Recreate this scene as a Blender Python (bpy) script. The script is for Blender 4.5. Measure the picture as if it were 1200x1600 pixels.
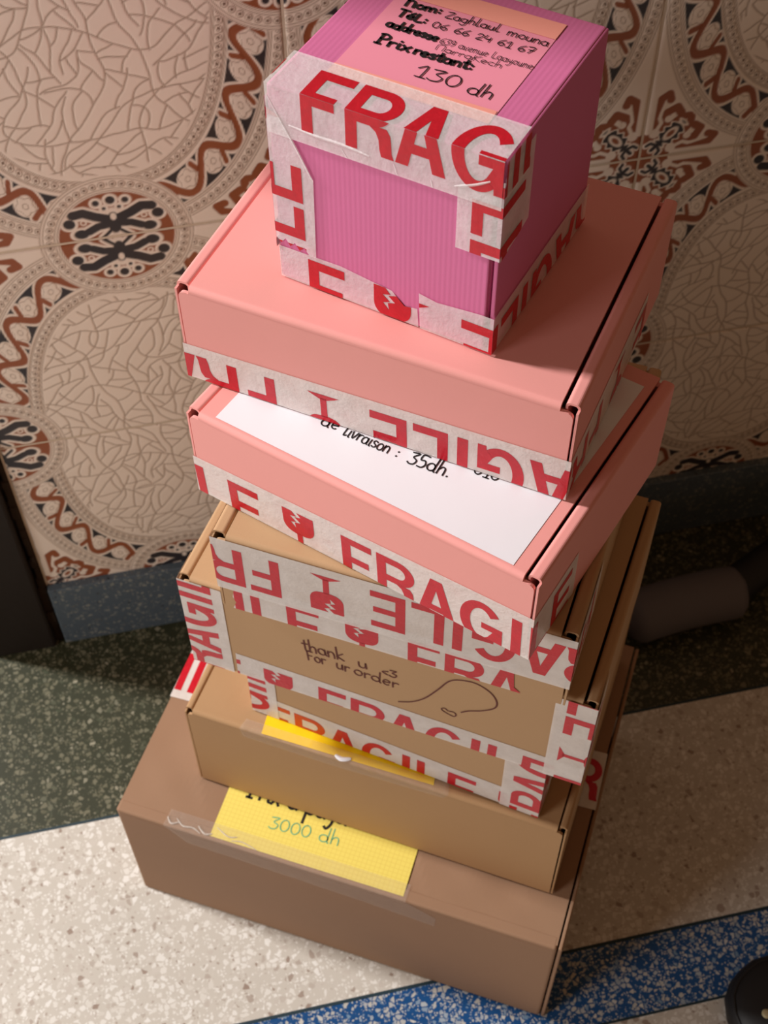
import bpy, bmesh, math, random
import numpy as np
from mathutils import Vector, Matrix, Euler
from mathutils.geometry import tessellate_polygon

for o in list(bpy.data.objects):
    bpy.data.objects.remove(o)
S = bpy.context.scene
COL = S.collection
rnd = random.Random(7)
MM = 0.001

# ------------------------------------------------------------------ camera
cam_d = bpy.data.cameras.new('camera')
cam = bpy.data.objects.new('camera', cam_d)
COL.objects.link(cam)
cam.location = (-0.4041, -0.8659, 1.2829)
cam.rotation_euler = (0.6521, 0.0061, -0.2144)
cam_d.sensor_fit = 'VERTICAL'
cam_d.sensor_height = 36.0
cam_d.lens = 2126.5 / 1600.0 * 36.0
cam_d.clip_start = 0.01
cam_d.dof.use_dof = True
cam_d.dof.focus_distance = 0.78
cam_d.dof.aperture_fstop = 16.0
S.camera = cam

# ------------------------------------------------------------------ light
S.view_settings.view_transform = 'Standard'
S.view_settings.look = 'None'
S.view_settings.gamma = 1.0
S.view_settings.exposure = 0.0
S.view_settings.use_curve_mapping = False

world = bpy.data.worlds.new('world')
S.world = world
world.use_nodes = True
bg = world.node_tree.nodes['Background']
bg.inputs[0].default_value = (1.0, 0.58, 0.32, 1)
bg.inputs[1].default_value = 0.14


def area_light(name, loc, target, sx, sy, power, color):
    d = bpy.data.lights.new(name, 'AREA')
    d.shape = 'RECTANGLE'
    d.size, d.size_y = sx, sy
    d.energy = power
    d.color = color
    o = bpy.data.objects.new(name, d)
    COL.objects.link(o)
    o.location = loc
    o.rotation_euler = (Vector(target) - Vector(loc)).to_track_quat('-Z', 'Y').to_euler()
    return o


# daylight through the open doorway beyond the wall's left end
area_light('doorway_daylight', (-2.53, 0.97, 2.55), (-0.35, -0.35, 0.5), 0.30, 0.40, 128.0, (1.0, 0.97, 0.95))
# softer fill light added left of the photographer, standing in for an unseen window
area_light('left_fill_light', (-1.9, -1.02, 1.02), (-0.35, -0.2, 0.55), 0.55, 0.7, 13.5, (1.0, 0.97, 0.945))

# ------------------------------------------------------------------ helpers: nodes


def srgb(r, g, b):
    f = lambda c: (c / 255 / 12.92) if c <= 10.3 else ((c / 255 + 0.055) / 1.055) ** 2.4
    return (f(r), f(g), f(b), 1.0)


class NT:
    def __init__(self, name):
        self.m = bpy.data.materials.new(name)
        self.m.use_nodes = True
        self.t = self.m.node_tree
        self.t.nodes.clear()
        self.out = self.t.nodes.new('ShaderNodeOutputMaterial')

    def n(self, typ, ins=None, **kw):
        nd = self.t.nodes.new(typ)
        for k, v in kw.items():
            setattr(nd, k, v)
        for k, v in (ins or {}).items():
            s = nd.inputs[k]
            if hasattr(v, 'is_output'):
                self.t.links.new(v, s)
            else:
                s.default_value = v
        return nd

    def math(self, op, a, b=None, clamp=False):
        nd = self.n('ShaderNodeMath', operation=op, use_clamp=clamp)
        for i, v in enumerate([a, b]):
            if v is None:
                continue
            if hasattr(v, 'is_output'):
                self.t.links.new(v, nd.inputs[i])
            else:
                nd.inputs[i].default_value = v
        return nd.outputs[0]

    def mix(self, fac, a, b):
        nd = self.n('ShaderNodeMix', data_type='RGBA')
        for k, v in ((0, fac), (6, a), (7, b)):
            if hasattr(v, 'is_output'):
                self.t.links.new(v, nd.inputs[k])
            else:
                nd.inputs[k].default_value = v
        return nd.outputs[2]

    def ramp(self, fac, stops):
        nd = self.n('ShaderNodeValToRGB')
        self.t.links.new(fac, nd.inputs[0])
        e = nd.color_ramp.elements
        while len(e) < len(stops):
            e.new(0.5)
        for i, (p, c) in enumerate(stops):
            e[i].position = p
            e[i].color = c
        return nd.outputs[0]

    def coord(self):
        return self.n('ShaderNodeTexCoord').outputs['Object']

    def noise(self, vec, scale, detail=3, rough=0.5):
        nd = self.n('ShaderNodeTexNoise', {'Vector': vec, 'Scale': scale, 'Detail': detail, 'Roughness': rough})
        return nd.outputs['Fac']

    def bump(self, h, strength, dist, normal=None):
        nd = self.n('ShaderNodeBump', {'Height': h, 'Strength': strength, 'Distance': dist})
        if normal is not None:
            self.t.links.new(normal, nd.inputs['Normal'])
        return nd.outputs[0]

    def principled(self, col, rough, normal=None, spec=0.5, **extra):
        nd = self.n('ShaderNodeBsdfPrincipled', {'Roughness': rough, 'Specular IOR Level': spec})
        if hasattr(col, 'is_output'):
            self.t.links.new(col, nd.inputs['Base Color'])
        else:
            nd.inputs['Base Color'].default_value = col
        if normal is not None:
            self.t.links.new(normal, nd.inputs['Normal'])
        for k, v in extra.items():
            nd.inputs[k].default_value = v
        return nd.outputs[0]

    def finish(self, sh):
        self.t.links.new(sh, self.out.inputs[0])
        return self.m


def scaled(c, k):
    return (c[0] * k, c[1] * k, c[2] * k, 1)


def mat_card(name, c, grain=0.10, rough=0.62, flute=None, flute_axis=0, mottled=0.06):
    t = NT(name)
    v = t.coord()
    n1 = t.noise(v, 900, 3, 0.6)
    n2 = t.noise(v, 14, 4, 0.6)
    f = t.math('ADD', t.math('MULTIPLY', n1, grain), t.math('MULTIPLY', n2, mottled * 2))
    col = t.mix(f, scaled(c, 1.08), scaled(c, 0.55))
    h = t.math('ADD', t.math('MULTIPLY', n1, 0.06), t.math('MULTIPLY', n2, 0.5))
    nb = t.bump(h, 0.25, 0.002)
    if flute:
        sep = t.n('ShaderNodeSeparateXYZ', {0: v})
        w = t.math('SINE', t.math('MULTIPLY', sep.outputs[flute_axis], flute))
        nb = t.bump(w, 0.10, 0.0002, nb)
        col = t.mix(t.math('MULTIPLY', t.math('ADD', w, 1.0), 0.028), col, scaled(c, 0.6))
    return t.finish(t.principled(col, rough, nb, 0.3))


def mat_plain(name, c, rough=0.5, spec=0.4, bump=0.0, bscale=60):
    t = NT(name)
    nb = None
    if bump:
        nb = t.bump(t.noise(t.coord(), bscale, 3), bump, 0.002)
    return t.finish(t.principled(c, rough, nb, spec))


def mat_tape(name, alpha=0.74, c=(243, 236, 232)):
    t = NT(name)
    v = t.coord()
    wr = t.noise(v, 55, 4, 0.65)
    fine = t.noise(v, 420, 2, 0.5)
    nb = t.bump(t.math('ADD', wr, t.math('MULTIPLY', fine, 0.12)), 0.45, 0.0022)
    p = t.principled(srgb(*c), 0.28, nb, 0.5)
    tr = t.n('ShaderNodeBsdfTransparent').outputs[0]
    fac = t.math('ADD', alpha - 0.18, t.math('MULTIPLY', wr, 0.36), clamp=True)
    mx = t.n('ShaderNodeMixShader', {0: fac})
    t.t.links.new(tr, mx.inputs[1])
    t.t.links.new(p, mx.inputs[2])
    return t.finish(mx.outputs[0])


def mat_print(name, c):
    t = NT(name)
    v = t.coord()
    wr = t.noise(v, 55, 4, 0.65)
    nb = t.bump(wr, 0.4, 0.002)
    sh = t.principled(t.mix(t.noise(v, 300, 2), scaled(c, 1.05), scaled(c, 0.8)), 0.3, nb, 0.45)
    tr = t.n('ShaderNodeBsdfTransparent').outputs[0]
    mx = t.n('ShaderNodeMixShader', {0: 1.0})
    t.t.links.new(tr, mx.inputs[1])
    t.t.links.new(sh, mx.inputs[2])
    return t.finish(mx.outputs[0])


def mat_clear(name, alpha=0.16):
    t = NT(name)
    v = t.coord()
    nb = t.bump(t.noise(v, 70, 4, 0.7), 0.8, 0.003)
    p = t.principled(srgb(215, 205, 195), 0.12, nb, 0.6)
    tr = t.n('ShaderNodeBsdfTransparent').outputs[0]
    mx = t.n('ShaderNodeMixShader', {0: alpha})
    t.t.links.new(tr, mx.inputs[1])
    t.t.links.new(p, mx.inputs[2])
    return t.finish(mx.outputs[0])


def mat_terrazzo(name, base, chips, scale, cover, dark, rough=0.35):
    """matrix colour, chip colour ramp, chips per metre, share of chips, colour of rare dark flecks"""
    t = NT(name)
    v = t.coord()
    wob = t.n('ShaderNodeTexNoise', {'Vector': v, 'Scale': scale * 0.8, 'Detail': 2.0})
    vv = t.n('ShaderNodeVectorMath', operation='MULTIPLY_ADD')
    t.t.links.new(wob.outputs['Color'], vv.inputs[0])
    vv.inputs[1].default_value = (0.7 / scale,) * 3
    t.t.links.new(v, vv.inputs[2])
    col = base
    for sc, cov in ((scale * 1.9, cover * 0.8), (scale, cover)):
        vo = t.n('ShaderNodeTexVoronoi', {'Vector': vv.outputs[0], 'Scale': sc, 'Randomness': 1.0})
        ed = t.n('ShaderNodeTexVoronoi', {'Vector': vv.outputs[0], 'Scale': sc, 'Randomness': 1.0}, feature='DISTANCE_TO_EDGE')
        sep = t.n('ShaderNodeSeparateColor', {0: vo.outputs['Color']})
        thr = t.math('ADD', t.math('MULTIPLY', sep.outputs[2], 0.16), 0.05)
        m = t.math('MULTIPLY', t.math('SUBTRACT', ed.outputs['Distance'], thr), 16.0, clamp=True)
        m = t.math('MULTIPLY', m, t.math('LESS_THAN', sep.outputs[0], cov))
        col = t.mix(m, col, t.ramp(sep.outputs[1], chips))
    vo = t.n('ShaderNodeTexVoronoi', {'Vector': vv.outputs[0], 'Scale': scale * 0.8, 'Randomness': 1.0})
    sep = t.n('ShaderNodeSeparateColor', {0: vo.outputs['Color']})
    m = t.math('MULTIPLY', t.math('SUBTRACT', t.math('MULTIPLY', t.math('SUBTRACT', sep.outputs[2], 0.86), 1.9),
                                  vo.outputs['Distance']), 20.0, clamp=True)
    col = t.mix(m, col, dark)
    big = t.noise(v, 9, 4, 0.6)
    col = t.mix(t.math('MULTIPLY', big, 0.3), col, scaled(base, 0.75))
    nb = t.bump(t.noise(v, 30, 4), 0.12, 0.002)
    return t.finish(t.principled(col, rough, nb, 0.4))


M = {}
M['pink'] = mat_card('salmon_pink_card', srgb(236, 161, 155), 0.06, 0.55, mottled=0.03)
M['magenta'] = mat_card('bright_pink_corrugated_card', srgb(214, 114, 160), 0.05, 0.5, flute=2100, flute_axis=0, mottled=0.03)
M['magenta_side'] = mat_card('bright_pink_card', srgb(214, 114, 160), 0.05, 0.5, mottled=0.03)
M['kraft'] = mat_card('tan_kraft_card', srgb(190, 154, 116), 0.16, 0.7, mottled=0.06)
M['kraft2'] = mat_card('golden_kraft_card', srgb(182, 144, 104), 0.14, 0.7, mottled=0.07)
M['brown'] = mat_card('dull_brown_card', srgb(156, 122, 96), 0.14, 0.72, mottled=0.10)
M['tape'] = mat_tape('white_printed_tape')
M['tape_thin'] = mat_tape('thin_white_tape', 0.54, (252, 247, 248))
M['red'] = mat_print('red_tape_print', srgb(206, 20, 42))
M['clear'] = mat_clear('clear_tape')
M['paper'] = mat_plain('white_paper', srgb(238, 238, 244), 0.6, 0.3, 0.12, 25)
M['yellow'] = mat_plain('bright_yellow_paper', srgb(255, 212, 0), 0.55, 0.3)
M['ink'] = mat_plain('black_ink', srgb(28, 24, 28), 0.5)
M['brown_ink'] = mat_plain('brown_marker_ink', srgb(104, 50, 42), 0.6)
M['green_ink'] = mat_plain('green_ink', srgb(96, 180, 140), 0.6)
M['pink_note'] = mat_plain('pink_note_paper', srgb(245, 150, 172), 0.6, 0.3)
M['peach'] = mat_plain('peach_band_paper', srgb(252, 164, 148), 0.6, 0.3)
M['black'] = mat_plain('black_rubber', srgb(30, 30, 32), 0.55, 0.4, 0.2, 80)
M['stud'] = mat_plain('pale_stud', srgb(190, 178, 140), 0.5)
M['grey'] = mat_plain('dark_grey_plastic', srgb(104, 100, 104), 0.6, 0.3, 0.1, 20)

t = NT('yellow_squared_note_paper')
v = t.coord()
sep = t.n('ShaderNodeSeparateXYZ', {0: v})
g = None
for ax in (0, 1):
    fr = t.math('FRACT', t.math('MULTIPLY', sep.outputs[ax], 250.0))
    l = t.math('LESS_THAN', fr, 0.12)
    g = l if g is None else t.math('MAXIMUM', g, l)
M['squared'] = t.finish(t.principled(t.mix(t.math('MULTIPLY', g, 0.35), srgb(242, 222, 110), srgb(214, 180, 60)), 0.5, None, 0.4))

# ------------------------------------------------------------------ helpers: meshes


def link(name, me, mat, parent=None):
    o = bpy.data.objects.new(name, me)
    COL.objects.link(o)
    if mat is not None and not me.materials:
        me.materials.append(mat)
    if parent is not None:
        o.parent = parent
    return o


def bm_obj(name, bm, mat, parent=None, smooth=False):
    bmesh.ops.recalc_face_normals(bm, faces=bm.faces)
    me = bpy.data.meshes.new(name)
    bm.to_mesh(me)
    bm.free()
    if smooth:
        for p in me.polygons:
            p.use_smooth = True
    return link(name, me, mat, parent)


def slab(bm, x0, x1, y0, y1, z0, z1, r=0.0, seg=2):
    b = bmesh.new()
    bmesh.ops.create_cube(b, size=1)
    for v in b.verts:
        v.co = Vector((x0 + (v.co.x + .5) * (x1 - x0), y0 + (v.co.y + .5) * (y1 - y0), z0 + (v.co.z + .5) * (z1 - z0)))
    if r > 0:
        bmesh.ops.bevel(b, geom=list(b.edges), offset=r, segments=seg, profile=0.5, affect='EDGES')
    me = bpy.data.meshes.new('tmp')
    b.to_mesh(me)
    b.free()
    bm.from_mesh(me)
    bpy.data.meshes.remove(me)


def extrude_profile(bm, prof, a0, a1, axis):
    """closed profile polygon extruded between a0 and a1 along axis ('x': prof is (y,z); 'y': prof is (x,z))"""
    def P(p, a):
        return (a, p[0], p[1]) if axis == 'x' else (p[0], a, p[1])
    A = [bm.verts.new(P(p, a0)) for p in prof]
    B = [bm.verts.new(P(p, a1)) for p in prof]
    n = len(prof)
    for i in range(n):
        bm.faces.new((A[i], A[(i + 1) % n], B[(i + 1) % n], B[i]))
    for ring in (A, B):
        pts = [Vector(v.co) for v in ring]
        for tri in tessellate_polygon([pts]):
            bm.faces.new([ring[k] for k in tri])


def tag(o, label, cat=None, group=None, kind=None):
    o['label'] = label
    if cat:
        o['category'] = cat
    if group:
        o['group'] = group
    if kind:
        o['kind'] = kind
    return o


# ------------------------------------------------------------------ print on tape: glyph outlines in mm (F starts at 0)
LH, T0, TW, PER = 40.5, 8.2, 57.0, 244.2


def rect(x0, x1, y0, y1):
    return [(x0, y0), (x1, y0), (x1, y1), (x0, y1)]


def arc(cx, cy, rx, ry, a0, a1, n=18):
    return [(cx + rx * math.cos(math.radians(a0 + (a1 - a0) * i / n)), cy + ry * math.sin(math.radians(a0 + (a1 - a0) * i / n))) for i in range(n + 1)]


def strip(outer, inner):
    """list of quads between two equally long polylines"""
    return [[outer[i], outer[i + 1], inner[i + 1], inner[i]] for i in range(len(outer) - 1)]


GLYPH = []
k = 6.7
GLYPH += [[(0, 0), (k, 0), (k, 16.5), (19.5, 16.5), (19.5, 22.6), (k, 22.6), (k, 34.3), (22, 34.3), (22, 40.5), (0, 40.5)]]        # F
x = 25.7                                                                                                                      # R
GLYPH += [[(x, 0), (x + k, 0), (x + k, 40.5), (x, 40.5)], rect(x + k, x + 15.5, 34.4, 40.5), rect(x + k, x + 15.5, 16.6, 22.8)]
GLYPH += strip(arc(x + 15.5, 28.55, 11.4, 11.95, 90, -90), arc(x + 15.5, 28.55, 4.9, 5.75, 90, -90))
GLYPH += [[(x + 14.0, 16.6), (x + 19.5, 17.4), (x + 23.6, 17.4), (x + 25.6, 14.0), (x + 26.0, 10.5), (x + 26.4, 3.5), (x + 27.6, 0), (x + 20.4, 0), (x + 19.4, 4.5), (x + 19.0, 10.0), (x + 17.4, 14.0)]]
x = 54.0                                                                                                                      # A
GLYPH += [[(x, 0), (x + 7.2, 0), (x + 14, 30.0), (x + 14, 40.5), (x + 10.0, 40.5)], [(x + 20.8, 0), (x + 28, 0), (x + 18.0, 40.5), (x + 14, 40.5), (x + 14, 30.0)],
          [(x + 9.1, 8.4), (x + 18.9, 8.4), (x + 17.54, 14.4), (x + 10.46, 14.4)]]
x = 84.6                                                                                                                      # G
GLYPH += strip(arc(x + 14.6, 20.2, 14.6, 21.0, 36, 308, 30), arc(x + 14.6, 20.2, 7.6, 14.6, 36, 308, 30))
GLYPH += [rect(x + 14.8, x + 29.0, 15.4, 21.2), [(x + 23.7, 0), (x + 29.0, 0), (x + 29.0, 15.4), (x + 22.6, 15.4), (x + 19.4, 8.8), (x + 23.5, 3.8)]]
GLYPH += [rect(119.5, 126.2, 0, 40.5)]                                                                                       # I
GLYPH += [[(132, 0), (154, 0), (154, 6.4), (138.7, 6.4), (138.7, 40.5), (132, 40.5)]]                                          # L
x = 158.0                                                                                                                     # E
GLYPH += [[(x, 0), (x + 23.7, 0), (x + 23.7, 6.4), (x + k, 6.4), (x + k, 17.4), (x + 21.8, 17.4), (x + 21.8, 23.4), (x + k, 23.4), (x + k, 34.2), (x + 23.4, 34.2), (x + 23.4, 40.5), (x, 40.5)]]
x = 200.2                                                                                                                     # wine glass with a crack
cr = [(7.2, 40.5), (10.6, 36.6), (5.6, 35.0), (10.2, 31.0), (5.8, 29.0), (9.6, 24.6), (8.8, 29.6), (13.4, 31.4), (9.2, 35.2), (14.0, 37.0), (11.0, 40.5)]
bowl_l = [(0, 40.5), (0, 29.0)] + arc(7.5, 28.0, 7.5, 9.0, 180, 262, 6) + [(8.4, 18.6), (9.6, 24.6), (5.8, 29.0), (10.2, 31.0), (5.6, 35.0), (10.6, 36.6), (7.2, 40.5)]
bowl_r = [(11.0, 40.5), (14.0, 37.0), (9.2, 35.2), (13.4, 31.4), (8.8, 29.6), (9.6, 24.6), (8.4, 18.6)] + [(12, 18.6)] + arc(15.9, 28.0, 7.5, 9.0, 278, 360, 6) + [(23.4, 29.0), (23.4, 40.5)]
GLYPH += [[(x + a, b) for a, b in bowl_l], [(x + a, b) for a, b in bowl_r]]
GLYPH += [rect(x + 9.6, x + 13.8, 3.0, 19.5), [(x + 1.2, 0), (x + 22.2, 0), (x + 19, 1.8), (x + 13.6, 4.4), (x + 9.8, 4.4), (x + 4.4, 1.8)]]
TRIS = []
STARTS = [0, 25.0, 53.7, 84.0, 118, 131, 157, 199]      # F R A G I L E glass
for g in GLYPH:
    cxm = sum(a for a, b in g) / len(g)
    li = max(i for i in range(8) if STARTS[i] <= cxm)
    pts = [Vector((a, b + T0, 0)) for a, b in g]
    for tri in tessellate_polygon([pts]):
        TRIS.append((li, [(pts[i].x, pts[i].y) for i in tri]))


def clip(poly, a, b, c):
    """keep the part of a 2D polygon where a*x+b*y <= c"""
    out = []
    n = len(poly)
    for i in range(n):
        p, q = poly[i], poly[(i + 1) % n]
        dp, dq = a * p[0] + b * p[1] - c, a * q[0] + b * q[1] - c
        if dp <= 0:
            out.append(p)
        if (dp < 0 < dq) or (dq < 0 < dp):
            f = dp / (dp - dq)
            out.append((p[0] + f * (q[0] - p[0]), p[1] + f * (q[1] - p[1])))
    return out


def clip_convex(poly, conv):
    n = len(conv)
    ar = sum(conv[i][0] * conv[(i + 1) % n][1] - conv[(i + 1) % n][0] * conv[i][1] for i in range(n))
    for i in range(n):
        p, q = conv[i], conv[(i + 1) % n]
        ex, ey = q[0] - p[0], q[1] - p[1]
        a, b = (ey, -ex) if ar > 0 else (-ey, ex)
        poly = clip(poly, a, b, a * p[0] + b * p[1])
        if len(poly) < 3:
            return []
    return poly


def clip_poly(poly, region):
    """polygon clipped to any simple region: list of pieces"""
    out = []
    pts = [Vector((a, b, 0)) for a, b in region]
    for tri in tessellate_polygon([pts]):
        q = clip_convex(poly, [(pts[i].x, pts[i].y) for i in tri])
        if len(q) > 2:
            out.append(q)
    return out


class Box:
    """one box of the stack; face coordinates in mm: F (u right, v up), R / L (u from front to back, v up), T (u right, v back)"""

    def __init__(self, name, x, y, yaw, w, d, h, z):
        self.w, self.d, self.h = w, d, h
        self.e = bpy.data.objects.new(name, None)
        COL.objects.link(self.e)
        c, s = math.cos(yaw), math.sin(yaw)
        self.e.location = (x + c * w / 2 - s * d / 2, y + s * w / 2 + c * d / 2, z)
        self.e.rotation_euler = (0, 0, yaw)
        self.e.empty_display_size = 0.05

    def pt(self, face, u, v, off):
        u, v = u * MM, v * MM
        w, d, h = self.w, self.d, self.h
        if face == 'F':
            p = (u, -off, v)
        elif face == 'R':
            p = (w + off, u, v)
        elif face == 'L':
            p = (-off, u, v)
        elif face == 'T':
            p = (u, v, h + off)
        return (p[0] - w / 2, p[1] - d / 2, p[2])

    def shift(self, bm):
        for v in bm.verts:
            v.co.x -= self.w / 2
            v.co.y -= self.d / 2

    def part(self, name, bm, mat, parent=None, smooth=False):
        self.shift(bm)
        return bm_obj(name, bm, mat, parent or self.e, smooth)

    def size(self, face):
        return {'F': (self.w, self.h), 'R': (self.d, self.h), 'L': (self.d, self.h), 'T': (self.w, self.d)}[face]

    def decal(self, name, polys, mat, parent, off=0.0004, label=None):
        """polys: list of (face, [(u,v)...])"""
        bm = bmesh.new()
        for face, p in polys:
            vs = [bm.verts.new(self.pt(face, a, b, off)) for a, b in p]
            try:
                f = bm.faces.new(vs)
            except ValueError:
                continue
            f.normal_update()
            nrm = {'F': (0, -1, 0), 'R': (1, 0, 0), 'L': (-1, 0, 0), 'T': (0, 0, 1)}[face]
            if f.normal.dot(Vector(nrm)) < 0:
                f.normal_flip()
        bmesh.ops.remove_doubles(bm, verts=bm.verts, dist=1e-6)
        me = bpy.data.meshes.new(name)
        bm.to_mesh(me)
        bm.free()
        o = link(name, me, mat, parent)
        if label:
            o['label'] = label
        return o

    def tape(self, panels, lvl=1, mat='tape', label=None):
        """panels: (face, u0, v0, angle_deg, clip region in face mm or None, smin, smax).
        Face 'LM' is the left face seen as the continuation of the front (its u runs backwards)."""
        off = 0.0004 * lvl
        e = off / MM
        base, ink = [], {}
        for face, u0, v0, ang, poly, smin, smax in panels:
            mir = face == 'LM'
            fc = 'L' if mir else face
            W_, H_ = self.size(fc)
            W_ /= MM
            H_ /= MM
            c, s = math.cos(math.radians(ang)), math.sin(math.radians(ang))
            sg = -1 if mir else 1
            mp = lambda q: (sg * (u0 + q[0] * c - q[1] * s), v0 + q[0] * s + q[1] * c)
            lo = -e if fc == 'T' else 0.0
            box = [(-e, lo), (W_ + e, lo), (W_ + e, H_ + e), (-e, H_ + e)]

            def cl(pl):
                pl = clip_convex(pl, box)
                if len(pl) < 3:
                    return []
                return clip_poly(pl, poly) if poly else [pl]
            for q in cl([mp(p) for p in [(smin, 0), (smax, 0), (smax, TW), (smin, TW)]]):
                base.append((fc, q))
            for kk in range(int(math.floor(smin / PER)) - 1, int(math.ceil(smax / PER)) + 2):
                for li, tri in TRIS:
                    tt = [(a + kk * PER, b) for a, b in tri]
                    if max(a for a, b in tt) < smin or min(a for a, b in tt) > smax:
                        continue
                    tt = clip(clip(tt, 1, 0, smax), -1, 0, -smin)
                    if len(tt) < 3:
                        continue
                    for q in cl([mp(p) for p in tt]):
                        ink.setdefault((li, kk), []).append((fc, q))
        o = self.decal('tape', base, M[mat], self.e, off, label)
        for (li, kk), polys in ink.items():
            self.decal('printed_glass_symbol' if li == 7 else 'printed_letter', polys, M['red'], o, off + 0.00012)
        return o

    def wrap(self, u0, v0, ang, smin, smax, left=True, right=True):
        """panels of a horizontal tape that runs round front, right and left faces"""
        w = self.w / MM
        out = [('F', u0, v0, ang, None, smin, smax)]
        if right:
            out.append(('R', u0 - w, v0, ang, None, smin, smax))
        if left:
            out.append(('LM', u0, v0, ang, None, smin, smax))
        return out


# ------------------------------------------------------------------ handwriting: single-stroke letters (em units)


def ov(cx, cy, rx, ry, a0=90, a1=450, n=12):
    return arc(cx, cy, rx, ry, a0, a1, n)


HW = {
    'a': (.52, [ov(.24, .25, .2, .24, 40, 400), [(.42, .48), (.43, .1), (.5, .02)]]),
    'à': (.52, [ov(.24, .25, .2, .24, 40, 400), [(.42, .48), (.43, .1), (.5, .02)], [(.15, .8), (.28, .62)]]),
    'b': (.5, [[(.08, 1), (.08, .02)], ov(.26, .25, .18, .23, 180, -180)]),
    'c': (.44, [ov(.25, .25, .2, .24, 50, 310)]),
    'd': (.55, [ov(.24, .24, .2, .23, 40, 400), [(.45, .98), (.43, .1), (.5, 0)]]),
    'e': (.46, [[(.07, .24), (.38, .3)] + ov(.23, .25, .17, .24, 15, 310)]),
    'é': (.46, [[(.07, .24), (.38, .3)] + ov(.23, .25, .17, .24, 15, 310), [(.2, .62), (.34, .8)]]),
    'f': (.4, [[(.38, .95), (.25, 1), (.2, .8), (.2, 0)], [(.05, .5), (.36, .52)]]),
    'g': (.52, [ov(.24, .25, .2, .23, 40, 400), [(.43, .48), (.42, -.2), (.25, -.36), (.08, -.25)]]),
    'h': (.5, [[(.08, 1), (.07, 0)], [(.08, .28), (.22, .48), (.38, .4), (.4, 0)]]),
    'i': (.25, [[(.12, .48), (.12, .05), (.2, 0)], [(.12, .7), (.13, .74)]]),
    'k': (.48, [[(.08, 1), (.07, 0)], [(.4, .55), (.1, .25), (.42, 0)]]),
    'l': (.32, [[(.1, 1), (.09, .08), (.18, 0), (.3, .06)]]),
    'm': (.75, [[(.07, .48), (.07, 0)], [(.07, .3), (.2, .48), (.34, .38), (.35, 0)], [(.35, .3), (.48, .48), (.63, .38), (.65, 0)]]),
    'n': (.5, [[(.07, .48), (.07, 0)], [(.07, .3), (.22, .48), (.38, .38), (.41, 0)]]),
    'o': (.48, [ov(.24, .25, .19, .24)]),
    'p': (.5, [[(.08, .5), (.07, -.4)], ov(.26, .25, .18, .23, 180, -180)]),
    'r': (.38, [[(.07, .48), (.08, 0)], [(.08, .3), (.2, .46), (.35, .45)]]),
    's': (.4, [[(.34, .42), (.2, .49), (.07, .4), (.15, .27), (.3, .2), (.32, .06), (.18, 0), (.05, .06)]]),
    't': (.36, [[(.18, .85), (.17, .1), (.25, 0), (.34, .05)], [(.02, .55), (.34, .58)]]),
    'u': (.5, [[(.07, .48), (.08, .12), (.2, 0), (.36, .1), (.4, .48)], [(.4, .48), (.42, .0)]]),
    'v': (.44, [[(.04, .48), (.2, 0), (.4, .5)]]),
    'x': (.44, [[(.05, .48), (.4, 0)], [(.4, .5), (.04, 0)]]),
    'y': (.48, [[(.06, .48), (.1, .2), (.24, .12), (.38, .25)], [(.41, .5), (.36, -.1), (.2, -.36), (.08, -.3)]]),
    'F': (.5, [[(.08, .85), (.08, 0)], [(.04, .85), (.46, .85)], [(.08, .45), (.38, .46)]]),
    'L': (.5, [[(.1, .9), (.09, .05), (.46, .05)]]),
    'M': (.6, [[(.08, 0), (.1, .8), (.5, .82), (.5, 0)]]),
    'N': (.6, [[(.08, 0), (.1, .75)], [(.1, .7), (.3, .8), (.48, .6), (.5, 0)]]),
    'P': (.52, [[(.1, .95), (.1, 0)], [(-.02, 0), (.24, 0)], [(.02, .93), (.25, 1), (.45, .8), (.35, .55), (.1, .5)]]),
    'T': (.56, [[(.02, .9), (.54, .9)], [(.27, .9), (.26, 0)]]),
    'Z': (.55, [[(.05, .8), (.48, .82), (.06, .06), (.52, .05)]]),
    'K': (.52, [[(.08, .8), (.07, 0)], [(.44, .8), (.1, .4), (.46, 0)]]),
    '0': (.52, [ov(.25, .4, .2, .38)]),
    '1': (.4, [[(.03, .55), (.26, .8), (.24, 0)], [(.08, 0), (.38, 0)]]),
    '2': (.5, [[(.07, .6), (.2, .8), (.4, .7), (.34, .4), (.08, .05), (.46, .04)]]),
    '3': (.5, [[(.07, .74), (.42, .78), (.2, .48), (.42, .32), (.36, .06), (.15, 0), (.03, .08)]]),
    '4': (.5, [[(.12, .8), (.06, .35), (.42, .36)], [(.4, .6), (.38, 0)]]),
    '5': (.5, [[(.44, .8), (.12, .8), (.1, .46), (.32, .48), (.42, .25), (.3, .02), (.06, .02)]]),
    '6': (.5, [[(.4, .8), (.16, .55), (.07, .2), (.24, 0), (.42, .16), (.32, .38), (.1, .28)]]),
    '7': (.5, [[(.06, .8), (.46, .8), (.2, 0)], [(.15, .42), (.42, .45)]]),
    '9': (.5, [ov(.24, .56, .17, .22, 0, 360), [(.41, .6), (.38, .2), (.2, 0)]]),
    ':': (.3, [[(.13, .45), (.15, .49)], [(.13, .1), (.15, .14)]]),
    '.': (.25, [[(.1, .02), (.13, .05)]]),
    '<': (.45, [[(.4, .5), (.08, .3), (.38, .08)]]),
    ' ': (.36, []),
}


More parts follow.
